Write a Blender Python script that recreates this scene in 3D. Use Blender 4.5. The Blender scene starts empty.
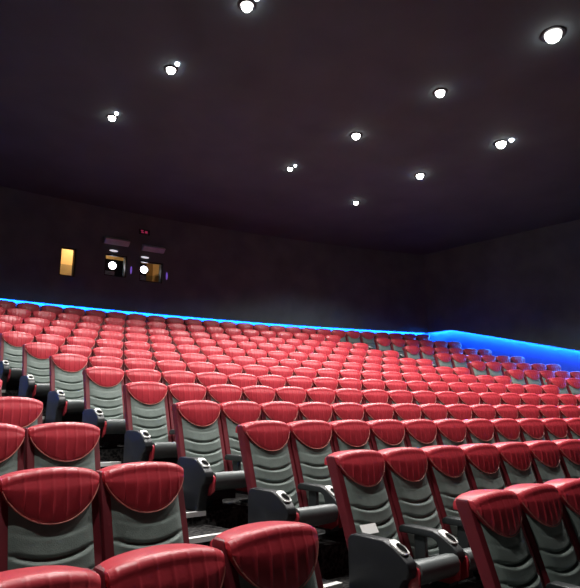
import bpy, math, random
from math import sin, cos, pi, sqrt
from mathutils import Vector, Matrix
random.seed(7)
C = bpy.context.scene.collection
scn = bpy.context.scene

# ------------------------------------------------------------------ layout (metres)
Z0 = 1.15                      # headrest height above its own tier
SP = 0.56                      # seat spacing in a row
DR = 1.0671                    # row pitch
KAP, XC = 0.0226, -6.6274      # rows are arcs: curvature and the arc's middle
GL, GR, X12 = 1.9262, 1.8684, 14.5759
ZR = [-.020, .218, .463, .689, .947, 1.205, 1.476, 1.752, 2.053, 2.375, 2.693, 3.048, 3.397]
DY = [-.0873, -.0229, .0212, .0351, .0195, .0158, .044, .035, .0189, .0055, -.0042, -.0187, -.062]
def arc(s, yoff):
    t = (s - XC)*KAP
    return XC + sin(t)/KAP, yoff - (1 - cos(t))/KAP, t
def arc_x(x, yoff):            # same curve addressed by x
    t = math.asin((x - XC)*KAP)
    return x, yoff - (1 - cos(t))/KAP, t
YW = 12*DR + .45               # face of the upper back wall
XW = 14.45                     # face of the upper right wall
H = 7.7                        # ceiling height

# ------------------------------------------------------------------ camera
cam = bpy.data.cameras.new('camera'); co = bpy.data.objects.new('camera', cam); C.objects.link(co)
cam.sensor_fit = 'HORIZONTAL'; cam.sensor_width = 36; cam.lens = 36*560/580
yaw, pitch, roll = .8175, .2206, -.0079
cy, sy, cp, sp_, cr, sr = cos(yaw), sin(yaw), cos(pitch), sin(pitch), cos(roll), sin(roll)
F = Vector((sy*cp, cy*cp, sp_)); R = Vector((cy, -sy, 0)); U = R.cross(F)
R2 = cr*R + sr*U; U2 = -sr*R + cr*U
M = Matrix((R2, U2, -F)).transposed().to_4x4(); M.translation = Vector((-3.965, -2.3911, .468 + Z0))
co.matrix_world = M; cam.clip_start = .05; cam.clip_end = 200
scn.camera = co

# ------------------------------------------------------------------ world, exposure
w = bpy.data.worlds.new('world'); scn.world = w; w.use_nodes = True
w.node_tree.nodes['Background'].inputs[0].default_value = (.02, .02, .025, 1)
w.node_tree.nodes['Background'].inputs[1].default_value = .3
scn.view_settings.view_transform = 'Standard'; scn.view_settings.look = 'None'
scn.view_settings.exposure = 0.0; scn.view_settings.gamma = 1.0
try: scn.view_settings.use_curve_mapping = False
except Exception: pass
SPOT_W = 880.0
LED_W = 270.0

# ------------------------------------------------------------------ materials
def mat(name, col, rough=.6, metal=0., bump=0., bscale=60., var=0., vscale=8., emit=None, estr=0., spec=.5, coat=0., sheen=0.):
    m = bpy.data.materials.new(name); m.use_nodes = True
    nt = m.node_tree; b = nt.nodes['Principled BSDF']
    b.inputs['Base Color'].default_value = (*col, 1); b.inputs['Roughness'].default_value = rough
    b.inputs['Metallic'].default_value = metal; b.inputs['Specular IOR Level'].default_value = spec
    b.inputs['Coat Weight'].default_value = coat; b.inputs['Coat Roughness'].default_value = .3
    b.inputs['Sheen Weight'].default_value = sheen
    if emit: b.inputs['Emission Color'].default_value = (*emit, 1); b.inputs['Emission Strength'].default_value = estr
    tc = nt.nodes.new('ShaderNodeTexCoord')
    if var > 0:
        n = nt.nodes.new('ShaderNodeTexNoise'); n.inputs['Scale'].default_value = vscale; n.inputs['Detail'].default_value = 6
        nt.links.new(tc.outputs['Object'], n.inputs['Vector'])
        r = nt.nodes.new('ShaderNodeMapRange'); r.inputs[1].default_value = .3; r.inputs[2].default_value = .7
        r.inputs[3].default_value = 1 - var; r.inputs[4].default_value = 1 + var
        nt.links.new(n.outputs[0], r.inputs[0])
        mx = nt.nodes.new('ShaderNodeVectorMath'); mx.operation = 'SCALE'; mx.inputs[0].default_value = col
        nt.links.new(r.outputs[0], mx.inputs['Scale']); nt.links.new(mx.outputs[0], b.inputs['Base Color'])
    if bump > 0:
        n2 = nt.nodes.new('ShaderNodeTexNoise'); n2.inputs['Scale'].default_value = bscale; n2.inputs['Detail'].default_value = 3
        nt.links.new(tc.outputs['Object'], n2.inputs['Vector'])
        bp = nt.nodes.new('ShaderNodeBump'); bp.inputs['Strength'].default_value = bump; bp.inputs['Distance'].default_value = .01
        nt.links.new(n2.outputs[0], bp.inputs['Height']); nt.links.new(bp.outputs[0], b.inputs['Normal'])
    return m
M_red = mat('red_leather', (.46, .034, .050), .37, bump=.08, bscale=90, var=.10, vscale=14, spec=.5)
M_shell = mat('maroon_shell', (.14, .008, .016), .55, bump=.05, bscale=120, var=.08)
M_grey = mat('grey_green_upholstery', (.140, .178, .160), .62, bump=.25, bscale=160, var=.10, vscale=20, sheen=.2)
M_pipe = mat('pale_red_piping', (.60, .20, .17), .5, var=.05)
M_black = mat('black_vinyl', (.009, .011, .014), .5, bump=.08, bscale=100, var=.1)
M_arm = mat('dark_grey_arm_vinyl', (.020, .023, .025), .42, bump=.08, bscale=120, var=.1)
M_seat = mat('charcoal_seat_leather', (.105, .12, .12), .38, bump=.1, bscale=80, var=.1)
M_silver = mat('silver_cup_plate', (.78, .78, .76), .35, metal=.1, var=.05)
M_well = mat('black_cup_well', (.003, .003, .003), .95, var=.05, spec=.05)
M_wall = mat('charcoal_wall_cloth', (.10, .142, .150), .9, bump=.2, bscale=40, var=.15, vscale=1.5, spec=.2)
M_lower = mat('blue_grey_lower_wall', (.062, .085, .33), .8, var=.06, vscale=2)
M_ceil = mat('dark_ceiling_paint', (.074, .094, .107), .9, bump=.1, bscale=20, var=.12, vscale=.8, spec=.2)
M_nose = mat('white_step_nosing', (.70, .70, .68), .5, var=.06, vscale=30)
M_booth = mat('amber_booth_paint', (.62, .40, .17), .8, var=.05)
M_booth2 = mat('brown_booth_wainscot', (.34, .24, .11), .8, var=.06)
M_dark = mat('black_metal', (.010, .010, .012), .4, metal=.4, var=.1)
M_hood = mat('grey_hood_metal', (.50, .56, .60), .5, metal=.0, var=.1)
M_lamp = mat('lamp_glow', (.9, .9, .9), .5, emit=(1, .97, .92), estr=25, var=.01)
M_lampB = mat('small_lamp_glow', (.9, .9, .9), .5, emit=(.85, .9, 1), estr=14, var=.01)
M_led = mat('blue_led_glow', (.1, .2, .9), .5, emit=(.012, .22, 1.0), estr=LED_W, var=.01)
M_lens = mat('projector_lens_glow', (.9, .9, 1), .5, emit=(.92, .88, 1), estr=14, var=.01)
M_violet = mat('violet_reflection_glow', (.3, .2, .8), .5, emit=(.28, .14, .8), estr=.45, var=.01)
M_redsign = mat('dim_red_sign_glow', (.5, .05, .1), .5, emit=(.6, .05, .16), estr=.28, var=.01)
M_paper = mat('white_paper', (.95, .95, .93), .7, var=.02)
def carpet():
    m = mat('dark_speckled_carpet', (.02, .02, .02), .95, spec=.1)
    nt = m.node_tree; b = nt.nodes['Principled BSDF']; tc = nt.nodes.new('ShaderNodeTexCoord')
    v = nt.nodes.new('ShaderNodeTexVoronoi'); v.inputs['Scale'].default_value = 26
    n = nt.nodes.new('ShaderNodeTexNoise'); n.inputs['Scale'].default_value = 55; n.inputs['Detail'].default_value = 4
    nt.links.new(tc.outputs['Object'], v.inputs['Vector']); nt.links.new(tc.outputs['Object'], n.inputs['Vector'])
    mth = nt.nodes.new('ShaderNodeMath'); mth.operation = 'MULTIPLY'
    nt.links.new(v.outputs['Distance'], mth.inputs[0]); nt.links.new(n.outputs[0], mth.inputs[1])
    cr_ = nt.nodes.new('ShaderNodeValToRGB'); cr_.color_ramp.elements[0].position = .18; cr_.color_ramp.elements[0].color = (.010, .010, .011, 1)
    cr_.color_ramp.elements[1].position = .38; cr_.color_ramp.elements[1].color = (.06, .058, .056, 1)
    nt.links.new(mth.outputs[0], cr_.inputs[0]); nt.links.new(cr_.outputs[0], b.inputs['Base Color'])
    bp = nt.nodes.new('ShaderNodeBump'); bp.inputs['Strength'].default_value = .4
    nt.links.new(n.outputs[0], bp.inputs['Height']); nt.links.new(bp.outputs[0], b.inputs['Normal'])
    return m
M_carpet = carpet()

# ------------------------------------------------------------------ mesh helpers
class MB:
    def __init__(s): s.v = []; s.f = []; s.mi = []
    def add(s, vs, fs, mi=0):
        o = len(s.v); s.v += [tuple(p) for p in vs]
        for f in fs: s.f.append(tuple(i + o for i in f)); s.mi.append(mi)
    def box(s, x0, x1, y0, y1, z0, z1, mi=0, T=None):
        vs = [Vector((x, y, z)) for z in (z0, z1) for y in (y0, y1) for x in (x0, x1)]
        if T: vs = [T(v) for v in vs]
        s.add(vs, [(0, 2, 3, 1), (4, 5, 7, 6), (0, 1, 5, 4), (2, 6, 7, 3), (0, 4, 6, 2), (1, 3, 7, 5)], mi)
    def loops(s, rings, cap=True, mi=0):
        n = len(rings[0]); vs = [p for r in rings for p in r]; fs = []
        for i in range(len(rings) - 1):
            for j in range(n):
                k = (j + 1) % n
                fs.append((i*n + j, (i + 1)*n + j, (i + 1)*n + k, i*n + k))
        if cap:
            fs.append(tuple(range(n))); fs.append(tuple((len(rings) - 1)*n + j for j in reversed(range(n))))
        s.add(vs, fs, mi)
    def tube(s, pts, r, n=8, mi=0):
        rings = []
        for i, p in enumerate(pts):
            a = Vector(pts[max(i - 1, 0)]); b = Vector(pts[min(i + 1, len(pts) - 1)]); d = (b - a).normalized()
            up = Vector((0, 1, 0)) if abs(d.y) < .9 else Vector((1, 0, 0)); u = d.cross(up).normalized(); v = d.cross(u)
            rings.append([Vector(p) + r*(cos(2*pi*k/n)*u + sin(2*pi*k/n)*v) for k in range(n)])
        s.loops(rings, True, mi)
    def lathe(s, prof, n=28, c=(0, 0, 0), T=None, mi=0):
        rings = []
        for (r, z) in prof:
            ring = [Vector((c[0] + r*cos(2*pi*k/n), c[1] + r*sin(2*pi*k/n), c[2] + z)) for k in range(n)]
            if T: ring = [T(v) for v in ring]
            rings.append(ring)
        s.loops(rings, True, mi)
    def mesh(s, name, mats, smooth=True, angle=40, bevel=0, bseg=2):
        me = bpy.data.meshes.new(name); me.from_pydata(s.v, [], s.f)
        for m in (mats if isinstance(mats, (list, tuple)) else [mats]): me.materials.append(m)
        for p, k in zip(me.polygons, s.mi): p.material_index = k
        import bmesh
        bm = bmesh.new(); bm.from_mesh(me); bmesh.ops.remove_doubles(bm, verts=bm.verts, dist=1e-6)
        bmesh.ops.recalc_face_normals(bm, faces=bm.faces)
        if bevel > 0:
            es = [e for e in bm.edges if len(e.link_faces) == 2 and e.calc_face_angle(0) > math.radians(30)]
            bmesh.ops.bevel(bm, geom=es, offset=bevel, segments=bseg, profile=.5, affect='EDGES', clamp_overlap=True)
        for f in bm.faces: f.smooth = smooth
        for e in bm.edges:
            if len(e.link_faces) == 2 and e.calc_face_angle(0) > math.radians(angle): e.smooth = False
        bm.to_mesh(me); bm.free(); return me
def link(name, me, parent=None, **props):
    o = bpy.data.objects.new(name, me); C.objects.link(o)
    if parent: o.parent = parent
    for k, v in props.items(): o[k] = v
    return o
def thing(name, label, cat, loc=(0, 0, 0), rz=0, group=None):
    o = bpy.data.objects.new(name, None); C.objects.link(o); o.location = loc; o.rotation_euler = (0, 0, rz)
    o.empty_display_size = .1; o['label'] = label; o['category'] = cat
    if group: o['group'] = group
    return o

# ------------------------------------------------------------------ room shell
XL, YF = -16.0, -13.0
# stepped carpeted floor (tiers are arcs; row 0 stands on the cross aisle's level)
FE = [None] + [r*DR + DY[r] - .66 for r in range(1, 13)]      # front edge of tier r
ZT = [ZR[r] + .07 for r in range(13)]
N = 60
SL = (XL - XC)*KAP
def srange(a, b, n): return [a + (b - a)*i/n for i in range(n + 1)]
fl = MB()
XS = srange(XL, XW + .34, N)
def strip(mb, pa, pb, mi=0):       # faces between two polylines
    n = len(pa); mb.add(pa + pb, [(i, i + 1, n + i + 1, n + i) for i in range(n - 1)], mi)
def curve(yoff, z): return [Vector((arc_x(x, yoff)[0], arc_x(x, yoff)[1], z)) for x in XS]
strip(fl, [Vector((x, YF, ZT[0])) for x in XS], curve(FE[1], ZT[0]))
for r in range(1, 13):
    strip(fl, curve(FE[r], ZT[r - 1]), curve(FE[r], ZT[r]))
    yb = FE[r + 1] if r < 12 else YW + .35
    strip(fl, curve(FE[r], ZT[r]), curve(yb, ZT[r]))
floor = link('floor', fl.mesh('floor', M_carpet, smooth=False), kind='structure')
# half steps and nosings of the two aisles
AIS = {'left': (-GL + SP/2 + .06, -SP/2 - .06), 'right': (18*SP + SP/2 + .06, 18*SP + GR - SP/2 - .06)}
def arcbox(mb, s0, s1, y0, y1, z0, z1, n=4, mi=0):
    rings = []
    for s in srange(s0, s1, n):
        a = arc(s, y0); b = arc(s, y1)
        rings.append([Vector((a[0], a[1], z0)), Vector((b[0], b[1], z0)), Vector((b[0], b[1], z1)), Vector((a[0], a[1], z1))])
    mb.loops(rings, True, mi)
tn = 1
for side, (a0, a1_) in AIS.items():
    for r in range(1, 13):
        if side == 'right' and r == 12: pass
        st = MB(); ys = (r - 1)*DR + DY[r - 1] - .12; zs_ = (ZT[r] + ZT[r - 1])/2
        arcbox(st, a0, a1_, ys, FE[r] - .001, ZT[r - 1] + .001, zs_)
        link('floor_step', st.mesh('aisle_step', M_carpet, smooth=False), kind='structure')
        for (y, z) in ((ys - .010, zs_), (FE[r] - .012, ZT[r])):
            nb = MB(); arcbox(nb, a0, a1_, y, y + .06, z + .001, z + .008); arcbox(nb, a0, a1_, y, y + .008, z - .035, z + .004)
            link('trim_%d' % tn, nb.mesh('nosing', M_nose, smooth=False), kind='structure'); tn += 1


# back wall: upper face with three booth openings, ledge, recessed lower wall
ZL = 3.545 + Z0                # lower edge of the upper back wall
HOLES = [(2.50, 2.91, 4.36 + Z0, 5.18 + Z0), (3.68, 4.30, 4.53 + Z0, 5.18 + Z0), (4.67, 5.35, 4.49 + Z0, 5.12 + Z0)]
bw = MB()
xs = sorted(set(srange(XL, XW, 56) + [h[0] for h in HOLES] + [h[1] for h in HOLES]))
zs = sorted(set([ZL, H] + [h[2] for h in HOLES] + [h[3] for h in HOLES]))
TH = .22
for i in range(len(xs) - 1):
    xm = (xs[i] + xs[i + 1])/2
    for j in range(len(zs) - 1):
        zm = (zs[j] + zs[j + 1])/2
        if any(h[0] < xm < h[1] and h[2] < zm < h[3] for h in HOLES): continue
        for off in (0, TH):
            p = [(xs[i], zs[j]), (xs[i + 1], zs[j]), (xs[i + 1], zs[j + 1]), (xs[i], zs[j + 1])]
            bw.add([Vector((x, arc_x(x, YW + off)[1], z)) for x, z in p], [(0, 1, 2, 3)])
for h in HOLES:                # reveals
    c = [(h[0], h[2]), (h[1], h[2]), (h[1], h[3]), (h[0], h[3])]
    for k in range(4):
        (xa, za), (xb, zb) = c[k], c[(k + 1) % 4]
        bw.add([Vector((xa, arc_x(xa, YW)[1], za)), Vector((xb, arc_x(xb, YW)[1], zb)), Vector((xb, arc_x(xb, YW + TH)[1], zb)), Vector((xa, arc_x(xa, YW + TH)[1], za))], [(0, 1, 2, 3)])
XSW = srange(XL, XW, 56)
def cw(y, z): return [Vector((x, arc_x(x, y)[1], z)) for x in XSW]
strip(bw, cw(YW, ZL), cw(YW + .02, ZL)); strip(bw, cw(YW + .02, ZL), cw(YW + .02, ZL + .06)); strip(bw, cw(YW + .02, ZL + .06), cw(YW + TH, ZL + .06))   # lip and cavity under the overhanging wall
XS2 = srange(XL, XW + .34, 56)
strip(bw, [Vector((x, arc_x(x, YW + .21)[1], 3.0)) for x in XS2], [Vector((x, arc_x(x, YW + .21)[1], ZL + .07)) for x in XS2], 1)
me = bw.mesh('wall_back', [M_wall, M_lower], smooth=False)
link('wall_back', me, kind='structure')

# right wall: upper face stops above a sloping recess
yc = arc_x(XW, YW)[1]
LE = [(yc + .5, ZL), (6.99, ZL + .005), (5.24, 3.085 + Z0), (3.97, 2.74 + Z0), (2.82, 2.43 + Z0), (-.2, 1.62 + Z0), (-3.5, .9 + Z0), (YF, .9 + Z0)]
rw = MB()
for (a, za), (b, zb) in zip(LE[:-1], LE[1:]):
    rw.add([(XW, a, za), (XW, b, zb), (XW, b, H), (XW, a, H)], [(0, 1, 2, 3)])
    rw.add([(XW, a, za), (XW, b, zb), (XW + .02, b, zb), (XW + .02, a, za)], [(0, 1, 2, 3)])
    rw.add([(XW + .02, a, za), (XW + .02, b, zb), (XW + .02, b, zb + .06), (XW + .02, a, za + .06)], [(0, 1, 2, 3)])
    rw.add([(XW + .02, a, za + .06), (XW + .02, b, zb + .06), (XW + .35, b, zb + .06), (XW + .35, a, za + .06)], [(0, 1, 2, 3)])
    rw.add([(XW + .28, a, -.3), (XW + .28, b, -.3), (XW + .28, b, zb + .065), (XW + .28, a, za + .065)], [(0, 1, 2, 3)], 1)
link('wall_right', rw.mesh('wall_right', [M_wall, M_lower], smooth=False), kind='structure')
lw = MB(); lw.box(XL - .1, XL, YF, 16, -.3, H); link('wall_left', lw.mesh('wall_left', M_wall, smooth=False), kind='structure')
fw = MB(); fw.box(XL, XW + .2, YF - .1, YF, -.3, H); link('wall_front', fw.mesh('wall_front', M_wall, smooth=False), kind='structure')
ce = MB(); ce.box(XL, XW + .3, YF, 16, H, H + .1); link('ceiling', ce.mesh('ceiling', M_ceil, smooth=False), kind='structure')

# LED strips tucked under the overhang
ls = MB(); rings = []
for x in srange(XL + .1, XW - .01, 60):
    y = arc_x(x, YW)[1]
    rings.append([Vector((x, y + .10, ZL + .03)), Vector((x, y + .13, ZL + .03)), Vector((x, y + .13, ZL + .055)), Vector((x, y + .10, ZL + .055))])
ls.loops(rings)
link('led_strip', ls.mesh('led_strip', M_led, smooth=False), label='blue LED strip glowing along the back wall behind the top row', category='LED strip', group='blue LED strips')
l2 = MB(); rings = []
for (y, z) in LE[1:-2] :
    rings.append([Vector((XW + .15, y, z + .03)), Vector((XW + .18, y, z + .03)), Vector((XW + .18, y, z + .055)), Vector((XW + .15, y, z + .055))])
rings.insert(0, [p + Vector((0, yc - LE[1][0] + .04, 0)) for p in rings[0]])
l2.loops(rings)
link('led_strip', l2.mesh('led_strip', M_led, smooth=False), label='blue LED strip sloping down along the right wall beside the end seats', category='LED strip', group='blue LED strips')

# ------------------------------------------------------------------ ceiling lamps
LAMPS = [((247, 5), .085, 'upper left ceiling, the highest and largest of the left line'),
         ((171, 69), .075, 'left part of ceiling, middle of the left line'),
         ((112, 117), .070, 'far left, lowest of the left line above the booth windows'),
         ((553, 34), .125, 'the largest and brightest, in the upper right corner'),
         ((440, 92), .085, 'upper right, second largest of the middle line'),
         ((356, 135), .085, 'middle of the ceiling, above another small lamp'),
         ((290, 168), .060, 'the smallest of the middle line, left of centre'),
         ((501, 143), .105, 'warm-tinted at far right, nearest of the right line'),
         ((420, 175), .090, 'right of centre, middle of the right line'),
         ((356, 202), .068, 'lowest on the ceiling, closest to the back wall')]
def pix_to_ceiling(u, v):
    d = F + R2*(u - 290)/560 - U2*(v - 294)/560
    t = (H - M.translation.z)/d.z
    return M.translation + d*t
def make_spot(loc, energy, col=(1, .97, .93)):
    l = bpy.data.lights.new('downlight_beam', 'SPOT'); l.energy = energy; l.color = col; l.spot_size = math.radians(136); l.spot_blend = .95
    l.shadow_soft_size = .10
    o = bpy.data.objects.new('downlight_beam', l); C.objects.link(o); o.location = loc
    return o
right_dir = Vector((R.x, R.y, 0)).normalized(); fwd = Vector((F.x, F.y, 0)).normalized()
for (px, rad, where) in LAMPS:
    p = pix_to_ceiling(*px)
    t = thing('ceiling_downlight', 'white ceiling downlight, ' + where, 'ceiling light', (p.x, p.y, H - .001), 0, 'downlights in the dark ceiling')
    b = MB(); b.lathe([(rad*1.55, 0), (rad*1.55, -.012), (rad*1.25, -.022), (rad*1.02, -.012), (rad*1.02, 0)], 32)
    link('trim_ring', b.mesh('trim_ring', M_dark), t)
    b = MB(); b.lathe([(rad, -.003), (rad, -.02), (rad*.92, -.02 - rad*.38), (rad*.70, -.02 - rad*.70), (rad*.38, -.02 - rad*.92), (.001, -.02 - rad)], 32)
    link('diffuser', b.mesh('diffuser', M_lamp), t)
    off = right_dir*(rad + .07) + fwd*-.16
    if px not in ((356, 135), (356, 202), (420, 175), (440, 92), (553, 34)):
        b = MB(); b.lathe([(rad*.5, 0), (rad*.5, -.02), (rad*.38, -.04), (.001, -.055)], 20, (off.x, off.y, 0))
        link('side_spot', b.mesh('side_spot', M_lampB), t)
    sp = make_spot((p.x, p.y, H - .3), SPOT_W)
    sp.parent = t; sp.location = (0, 0, -.05 - rad*1.3)
# added unseen spots without fixtures, extending the lamp grid to light the rows
for (x, y) in ((1.1, 0.8), (-3.2, 8.0), (-3.2, 2.6), (-3.2, 0.4), (9.2, -.2)):
    make_spot((x, y, H - .06), SPOT_W)

# ------------------------------------------------------------------ projection booth behind the openings
bo = MB()
def bp_(x, off, z): return Vector((x, arc_x(x, YW + off)[1], z))
zb0, zb1, zmid = 4.15 + Z0, 5.85 + Z0, 5.02 + Z0
B0, B1, BD = 2.15, 5.75, 1.3
for (za, zb, mi) in ((zb0, zmid, 1), (zmid, zb1, 0)):
    bo.add([bp_(B0, BD, za), bp_(B1, BD, za), bp_(B1, BD, zb), bp_(B0, BD, zb)], [(0, 1, 2, 3)], mi)
    for x in (B0, B1): bo.add([bp_(x, TH, za), bp_(x, BD, za), bp_(x, BD, zb), bp_(x, TH, zb)], [(0, 1, 2, 3)], mi)
for z in (zb0, zb1): bo.add([bp_(B0, TH, z), bp_(B1, TH, z), bp_(B1, BD, z), bp_(B0, BD, z)], [(0, 1, 2, 3)], 0)
link('wall_booth', bo.mesh('wall_booth', [M_booth, M_booth2], smooth=False), kind='structure')
pl = bpy.data.lights.new('booth_lamp', 'POINT'); pl.energy = 45; pl.color = (1, .82, .55); pl.shadow_soft_size = .1
po = bpy.data.objects.new('booth_lamp', pl); C.objects.link(po); q = bp_(3.3, .7, zb1 - .2); po.location = q
# glass panes + frames
for i, h in enumerate(HOLES):
    fr = MB(); e = .035
    for (xa, xb, za, zb) in ((h[0], h[0] + e, h[2], h[3]), (h[1] - e, h[1], h[2], h[3]), (h[0], h[1], h[2], h[2] + e), (h[0], h[1], h[3] - e, h[3])):
        ring = lambda x: [bp_(x, .03, za), bp_(x, .09, za), bp_(x, .09, zb), bp_(x, .03, zb)]
        fr.loops([ring(xa), ring(xb)])
    link('window_%d' % (i + 1), fr.mesh('window_frame', M_dark, smooth=False), kind='structure')
for i, (h, lx, lz) in enumerate(((HOLES[1], 4.12, 4.93 + Z0), (HOLES[2], 5.04, 4.93 + Z0))):
    where = 'left' if i == 0 else 'right'
    wbody = .50 if i == 0 else .34
    base = bp_(lx, .62, zb0 + .001); ang = -arc_x(lx, YW)[2]
    t = thing('projector', 'black film projector with bright white lens behind the %s booth window' % ('middle' if i == 0 else 'rightmost'), 'projector', base, ang, 'projectors in the booth')
    b = MB(); b.box(-.42, .36 if i == 0 else .10, -.22, .38, .30, .99)
    link('housing', b.mesh('housing', M_dark, smooth=False, bevel=.02), t)
    b = MB(); b.box(-.12, .12, -.1, .2, .0, .38); link('pedestal', b.mesh('pedestal', M_dark, smooth=False, bevel=.01), t)
    zl = lz - base.z
    T = lambda v, zl=zl: Vector((v.x, -.22 - v.z, zl + v.y))
    b = MB(); b.lathe([(.135, 0), (.135, .08), (.120, .085), (.115, .06)], 28, T=T); link('lens_barrel', b.mesh('lens_barrel', M_dark), t)
    b = MB(); b.lathe([(.112, .05), (.10, .075), (.05, .10), (.001, .108)], 24, T=T); link('lens', b.mesh('lens', M_lens), t)
    for k in range(4):
        b = MB(); b.box(-.20, .08, -.245, -.222, zl - .19 - k*.04, zl - .17 - k*.04)
        link('louvre', b.mesh('louvre', M_hood, smooth=False), t)
    # white and violet reflections are added below as glowing shapes
    sx = .25 if i == 0 else .12
for i, (x0, x1, za, zb, wh) in enumerate(((3.60, 4.30, 5.46 + Z0, 5.68 + Z0, 'middle'), (4.68, 5.34, 5.42 + Z0, 5.62 + Z0, 'rightmost'))):
    xm = (x0 + x1)/2; c = bp_(xm, 0, (za + zb)/2); ang = -arc_x(xm, YW)[2]
    b = MB(); wd = (x1 - x0)/2; hh = (zb - za)/2
    prof = [(-.001, -hh), (-.10, -hh), (-.22, -hh*.2), (-.22, 0), (-.001, hh)]
    b.loops([[Vector((sgn*wd, y, z)) for y, z in prof] for sgn in (-1, 1)])
    o = link('window_hood', b.mesh('window_hood', M_hood, smooth=False), label='grey metal hood on the back wall above the %s booth window' % wh, category='hood', group='hoods above the booth windows')
    o.location = c; o.rotation_euler = (0, 0, ang)
for i, (px, pz, wh) in enumerate(((3.90, 5.285 + Z0, 'middle'), (4.80, 5.225 + Z0, 'rightmost'))):  # bright reflections above the windows, built as faintly glowing ovals
    c = bp_(px, 0, pz); b = MB()
    prof = [(-.12 + .24*k/10) for k in range(11)]
    b.loops([[Vector((x, -.001 - .03*max(0, sqrt(max(0, 1 - (x/.125)**2)))*yy, zz*sqrt(max(.02, 1 - (x/.125)**2)))) for yy, zz in ((0, -.03), (1, -.02), (1, .02), (0, .03))] for x in prof])
    o = link('oval_reflection', b.mesh('oval_reflection', mat('pale_reflection_glow_%d' % i, (.8, .8, .8), emit=(.8, .82, .9), estr=.75, var=.01)), label='small oval white painted reflection on the back wall just above the %s booth window' % wh, category='wall light', group='oval reflections above the booth windows')
    o.location = c; o.rotation_euler = (0, 0, -arc_x(px, YW)[2])
for i, (px, pz, wh) in enumerate(((4.42, 4.78 + Z0, 'between the two projector windows'), (5.47, 4.74 + Z0, 'right of the rightmost booth window'))):  # violet reflections of the projector beam, built as glowing slivers
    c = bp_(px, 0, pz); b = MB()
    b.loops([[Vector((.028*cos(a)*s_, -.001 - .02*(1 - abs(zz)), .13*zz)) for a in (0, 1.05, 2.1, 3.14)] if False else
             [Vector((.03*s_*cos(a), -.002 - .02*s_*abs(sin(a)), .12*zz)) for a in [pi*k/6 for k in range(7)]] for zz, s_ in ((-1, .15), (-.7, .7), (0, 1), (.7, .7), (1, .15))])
    o = link('violet_reflection', b.mesh('violet_reflection', M_violet), label='dim violet painted reflection of projector beam on back wall, ' + wh, category='reflection', group='violet reflections by the booth windows')
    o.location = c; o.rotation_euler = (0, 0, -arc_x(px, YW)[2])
c = bp_(4.74, 0, 6.0 + Z0)
if c.z < H:
    t = thing('wall_sign', 'small dim red lit sign high on the back wall above the booth hoods', 'sign', c, -arc_x(4.74, YW)[2])
    b = MB(); b.box(-.16, .16, -.05, -.001, -.08, .08); link('sign_box', b.mesh('sign_box', M_dark, smooth=False, bevel=.008), t)
    b = MB(); b.box(-.12, -.03, -.056, -.05, .02, .045); b.box(-.10, -.02, -.056, -.05, -.045, -.01); b.box(-.09, -.065, -.056, -.05, -.045, .045)
    b.box(.01, .09, -.056, -.05, -.04, .03)
    link('sign_glow', b.mesh('sign_glow', M_redsign, smooth=False), t)

# ------------------------------------------------------------------ the seat
TILT = .32
def ly(z): return -(Z0 - z)*TILT            # lean line of the backrest: y at height z
# back shell
def shell_mesh():
    b = MB(); rings = []
    hw = .272
    prof = [(.30, .05, .055), (.36, .02, .06), (.6, .02, .065), (.9, .015, .075), (1.03, .01, .08), (1.085, .0, .08), (1.108, -.02, .06)]
    for z, f, bk in prof:
        y0 = ly(z) + .015 - (.0 if f else 0) ; yf = ly(z) + f*0 + .005; yb = ly(z) + bk + .03
        rings.append([Vector((-hw, yf, z)), Vector((hw, yf, z)), Vector((hw, yb, z)), Vector((hw*.9, yb + .02, z)), Vector((-hw*.9, yb + .02, z)), Vector((-hw, yb, z))])
    b.loops(rings)
    return b.mesh('back_shell', M_shell, bevel=.012, bseg=2)
def cushion_mesh():
    b = MB(); nu, nv = 20, 150; hw = .222; z0, z1 = .29, 1.06
    G = (.80, .69, .575, .46, .345)
    rows = []
    for j in range(nv + 1):
        z = z0 + (z1 - z0)*j/nv; row = []
        for i in range(nu + 1):
            x = -hw + 2*hw*i/nu; u = x/hw
            zz = z - .050*u*u                      # smile shaped ribs
            p = .034
            for n_, g in enumerate(G):
                dz = g - zz; amp = .12 if n_ == 0 else 1
                if dz > 0: p += amp*.016*math.exp(-dz/.05)*min(1, dz/.010)
                p -= amp*.026*math.exp(-((dz + .006)/.011)**2)
            edge = 1 - abs(u)**6
            p = p*edge*(1 if j not in (0, nv) else .0) + .002
            row.append(Vector((x, ly(z) - p, z)))
        rows.append(row)
    vs = [v for r in rows for v in r]; n = nu + 1
    b.add(vs, [(j*n + i, j*n + i + 1, (j + 1)*n + i + 1, (j + 1)*n + i) for j in range(nv) for i in range(nu)])
    # sides
    return b.mesh('back_cushion', M_grey, angle=75)
HT = .290   # droop of the headrest in the middle
def head_bottom(u): return .045 + (HT - .045)*max(0, 1 - abs(u)**2.1)**.70
def head_top(u): return -.028*u*u - .018*abs(u)**6
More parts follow.
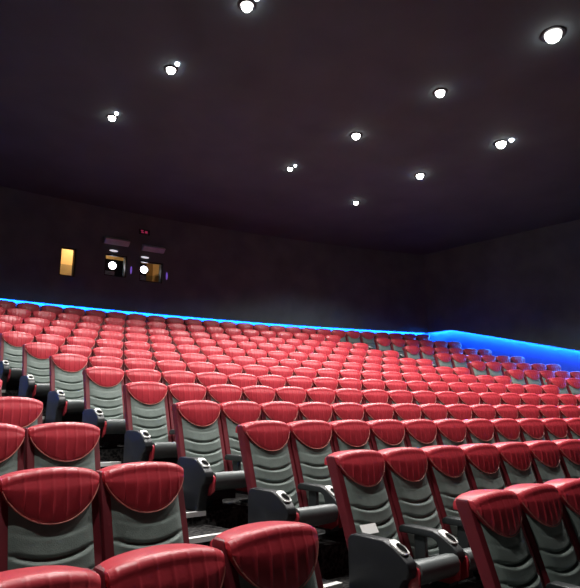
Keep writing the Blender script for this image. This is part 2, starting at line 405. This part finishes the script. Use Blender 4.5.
def headrest_mesh(pleats=True):
    b = MB(); nu = 96; hw = .263; rings = []; npf = 16
    for i in range(nu + 1):
        u = -1 + 2*i/nu; u = math.copysign(1 - (1 - abs(u))**1.25, u)*1.0
        ht = head_top(u); hb = head_bottom(u)
        th = .014 + .058*(1 - abs(u)**3.5)                # forward bulge
        pl_ = 0
        if pleats: 
            ph = (u*3.6 + .25) % 1.0; d = min(ph, 1 - ph)
            pl_ = .0075*math.exp(-(d/.07)**2)
        ring = []
        r = .046
        zt = Z0 + ht
        zbm = zt - hb
        for k in range(npf + 1):                           # front, bottom to shoulder
            f = k/npf; z = zbm + (zt - r - zbm)*f if hb > r else zbm + (zt - zbm)*f*.3
            prof = (min(1, sqrt(max(0, f*(hb/.018)))) if f < 1 else 1)*(.42 + .58*min(1, f*1.35)**.8)
            fade = min(1, f*4)*(1 - .6*f)
            p = th*prof*(.9 + .10*sin(pi*min(1, f))) + pl_*fade*1.3
            ring.append(Vector((u*hw, ly(z) - .022 - p, z)))
        yt = ring[-1].y; zr = ring[-1].z
        yb = ly(zt) + .105
        hz = zt - zr
        for k in range(1, 8):                              # over the top
            a = pi/2*k/7; ring.append(Vector((u*hw, yt + hz*(1 - cos(a)), zr + hz*sin(a))))
        y1 = ring[-1].y
        for k in range(1, 5): ring.append(Vector((u*hw, y1 + (yb - y1)*k/4, zt - .010*(k/4)**2)))
        for k in range(1, 4):
            a = pi/2*k/3; ring.append(Vector((u*hw, yb + .025*sin(a), zt - .010 - .03*(1 - cos(a)))))
        ring.append(Vector((u*hw, yb + .022, zt - .07)))
        ring.append(Vector((u*hw, yb - .02, zt - .07)))
        ring.append(Vector((u*hw, ly(zt - .05) + .02, zt - min(.05, hb*.7))))
        ring.append(Vector((u*hw, ly(zbm) + .0, zbm + .003)))
        rings.append(ring)
    b.loops(rings)
    return b.mesh('headrest', M_red, angle=60)
def piping_mesh():
    b = MB(); pts = []
    for i in range(41):
        u = -1 + 2*i/40; u *= .985
        zt = Z0 + head_top(u); zb = zt - head_bottom(u)
        th = .014 + .058*(1 - abs(u)**3.5)
        pts.append((u*.263, ly(zb) - .026 - th*.36, zb + .006))
    b.tube(pts, .0035, 6)
    return b.mesh('piping', M_pipe)
def seat_mesh():
    b = MB(); hw = .212; rings = []
    prof = [(-.26, .235), (-.26, .285), (-.30, .305), (-.58, .385), (-.70, .428), (-.755, .436), (-.790, .420), (-.805, .380), (-.795, .325), (-.76, .285), (-.66, .255)]
    for x, k in ((-hw, .97), (-hw + .02, 1.0), (-hw + .08, 1.01), (0, 1.0), (hw - .08, 1.01), (hw - .02, 1.0), (hw, .97)):
        rings.append([Vector((x, y, .35 + (z - .35)*k)) for y, z in prof])
    b.loops(rings); return b.mesh('seat_cushion', M_seat, angle=50)
def side_mesh(sgn):
    b = MB(); prof = [(-.30, .215), (-.30, .28), (-.58, .36), (-.70, .40), (-.75, .412), (-.785, .40), (-.798, .37), (-.785, .26), (-.70, .215)]
    b.loops([[Vector((sgn*x, y, z)) for y, z in prof] for x in (.213, .233)]); return b.mesh('seat_side', M_red, bevel=.006)
def base_mesh():
    b = MB(); b.box(-.17, .17, -.55, -.22, .15, .245); b.box(-.06, .06, -.48, -.30, .085, .15); b.box(-.15, .15, -.54, -.24, .0705, .085)
    return b.mesh('pedestal', M_black, smooth=False, bevel=.008)
def arm_profile(panel):
    nose = [(-.23, .555), (-.27, .566), (-.56, .562), (-.65, .530), (-.735, .480), (-.775, .445), (-.785, .40), (-.765, .345), (-.725, .325), (-.700, .290)]
    if panel: return [(-.200, .072), (-.200, .52)] + nose + [(-.680, .20), (-.655, .072)]
    return [(-.215, .505), (-.215, .545), (-.25, .566), (-.56, .562), (-.65, .530), (-.735, .480), (-.775, .445), (-.785, .40), (-.75, .35), (-.71, .30), (-.69, .19), (-.59, .19), (-.60, .35), (-.61, .43), (-.59, .485), (-.55, .505)]
def arm_mesh(panel):
    b = MB(); w_ = .048; pr = arm_profile(panel)
    cx = sum(p[0] for p in pr)/len(pr); cz = sum(p[1] for p in pr)/len(pr)
    # concave profile: extrude as quads between two outlines, caps as n-gons
    b.loops([[Vector((x, y, z)) for y, z in pr] for x in (-w_, w_)])
    if not panel: b.box(-.022, .022, -.46, -.35, .19, .52)
    return b.mesh('armrest', M_arm if not panel else M_black, bevel=.012, bseg=3)
CUPA = math.atan2(.55 - .475, -.60 + .74)
def cupT(v):     # plate coords: x across, y along the slope, z out of it
    c = Vector((0, -.668, .5225)); a = CUPA
    return c + Vector((v.x, -v.y*cos(a) - v.z*sin(a)*1.0, -v.y*sin(a) + v.z*cos(a)))
def cup_mesh():
    b = MB(); n = 32; rings = []
    def rr(k, hx, hy, e=3.2):
        a = 2*pi*k/n; ca, sa = cos(a), sin(a)
        return math.copysign(abs(ca)**(2/e), ca)*hx, math.copysign(abs(sa)**(2/e), sa)*hy
    for (hx, hy, z, e, yo) in ((.042, .078, 0.0, 4, 0), (.042, .078, .010, 4, 0), (.038, .074, .013, 4, 0), (.0385, .052, .013, 2, .020), (.036, .049, .020, 2, .020), (.034, .046, .010, 2, .020), (.033, .045, .002, 2, .020)):
        rings.append([cupT(Vector((rr(k, hx, hy, e)[0], rr(k, hx, hy, e)[1] + yo, z))) for k in range(n)])
    b.loops(rings, cap=False); return b.mesh('cup_holder', M_silver, angle=50)
def well_mesh():
    b = MB(); n = 28
    b.loops([[cupT(Vector((.0335*cos(2*pi*k/n), .0455*sin(2*pi*k/n) + .020, z))) for k in range(n)] for z in (.001, .012)])
    return b.mesh('cup_well', M_well)
ME = dict(shell=shell_mesh(), cushion=cushion_mesh(), head=headrest_mesh(), pipe=piping_mesh(), seat=seat_mesh(), sl=side_mesh(-1), sr=side_mesh(1),
          base=base_mesh(), arm=arm_mesh(False), panel=arm_mesh(True), cup=cup_mesh(), well=well_mesh())
for m_ in ME.values(): m_.transform(Matrix.Translation((0, 0, -.07)))
GROUP = 'red and grey cinema seats'
def make_seat(name, left, right):
    t = thing(name, '', 'cinema seat', group=GROUP)
    link('back_shell', ME['shell'], t); link('back_cushion', ME['cushion'], t)
    h = link('headrest', ME['head'], t); link('piping', ME['pipe'], h)
    link('seat_cushion', ME['seat'], t); link('seat_side', ME['sl'], t); link('seat_side', ME['sr'], t); link('pedestal', ME['base'], t)
    for kind, x in ((left, -SP/2), (right, SP/2)):
        if not kind: continue
        a = link('armrest', ME[kind], t); a.location = (x, 0, 0)
        link('cup_holder', ME['cup'], a); link('cup_well', ME['well'], a)
    return t
def copy_tree(o, parent=None):
    c = o.copy(); C.objects.link(c)
    if parent: c.parent = parent
    for ch in list(o.children): copy_tree(ch, c)
    return c
protos = {}
ORD = ['', 'first', 'second', 'third', 'fourth', 'fifth', 'sixth', 'seventh', 'eighth', 'ninth', 'tenth', 'eleventh', 'twelfth', 'thirteenth', 'fourteenth', 'fifteenth', 'sixteenth', 'seventeenth', 'eighteenth', 'nineteenth',
       'twentieth', 'twenty-first', 'twenty-second', 'twenty-third', 'twenty-fourth', 'twenty-fifth', 'twenty-sixth', 'twenty-seventh']
def project(p):
    d = Vector(p) - M.translation; z = d.dot(F)
    if z < .2: return None
    return 290 + 560*d.dot(R2)/z, 294 - 560*d.dot(U2)/z
def row_words(r):
    if r == 12: return 'back row'
    if r >= 6: return ORD[13 - r] + ' row from back'
    return ('front row' if r == 0 else ORD[r + 1] + ' row from front')
count = 0
def place_seat(r, s, left, right, label):
    global count
    x, y, t = arc(s, r*DR + DY[r])
    q = [project((x + dx, y + dy, ZR[r] + dz)) for dx, dy, dz in ((-.3, 0, 1.15), (.3, 0, 1.15), (0, -.6, .4), (.3, -.5, .6))]
    q = [a for a in q if a and -14 < a[0] < 640 and a[1] < 600]
    if not q: return None
    key = (left, right)
    if key not in protos: o = protos[key] = make_seat('cinema_seat', left, right)
    else: o = copy_tree(protos[key])
    dz = -.030 if r == 0 and s < -GL - .1 else 0
    o.location = (x, y, ZR[r] + .07 + dz); o.rotation_euler = (0, 0, -t); o['label'] = label
    count += 1
    return o
for r in range(12):
    for i in range(19):
        left = 'panel' if i == 0 else 'arm'; right = 'panel' if i == 18 else None
        if (r <= 8 and i < 10) or r <= 4: pos = '%s seat from left aisle' % ORD[i + 1] if i else 'seat beside the left aisle'
        else: pos = '%s seat from right aisle' % ORD[19 - i] if i < 18 else 'seat beside the right aisle'
        place_seat(r, i*SP, left, right, 'red-topped cinema seat, centre block, %s, %s' % (row_words(r), pos))
    for i in range(6):
        pos = ('seat beside the right aisle' if i == 0 else 'end seat against the blue-lit wall' if i == 5 else '%s seat from right aisle' % ORD[i + 1])
        place_seat(r, 18*SP + GR + i*SP, 'panel' if i == 0 else 'arm', 'panel' if i == 5 else None, 'red-topped cinema seat, right block, %s, %s' % (row_words(r), pos))
    for i in range(0, -8, -1):
        if r > 4: continue
        pos = 'seat beside the left aisle' if i == 0 else '%s seat from left aisle' % ORD[1 - i]
        place_seat(r, -GL + i*SP, 'arm', 'panel' if i == 0 else None, 'red-topped cinema seat, left block, %s, %s' % (row_words(r), pos))
for i in range(27):
    pos = 'end seat by the right wall' if i == 0 else '%s seat from right wall' % ORD[i + 1]
    place_seat(12, X12 - i*SP, 'arm' , 'panel' if i == 0 else None, 'dark red cinema seat, back row under the blue strip, ' + pos)
print('SEATS', count)

# ------------------------------------------------------------------ small things
# paper slip leaning on the backrest of the aisle seat in the second row
x, y, t = arc(0, DR + DY[1])
b = MB(); b.box(-.085, .085, -.001, .001, 0, .075)
Rz = Matrix.Rotation(-t, 4, 'Z')
o = link('paper_slip', b.mesh('paper_slip', M_paper, smooth=False), label='white paper card leaning on the aisle seat, second row from the front', category='paper')
o.matrix_world = Matrix.Translation((x, y, ZR[1])) @ Rz @ Matrix.Translation((-.13, ly(.57) - .075, .540)) @ Matrix.Rotation(-.55, 4, 'X')
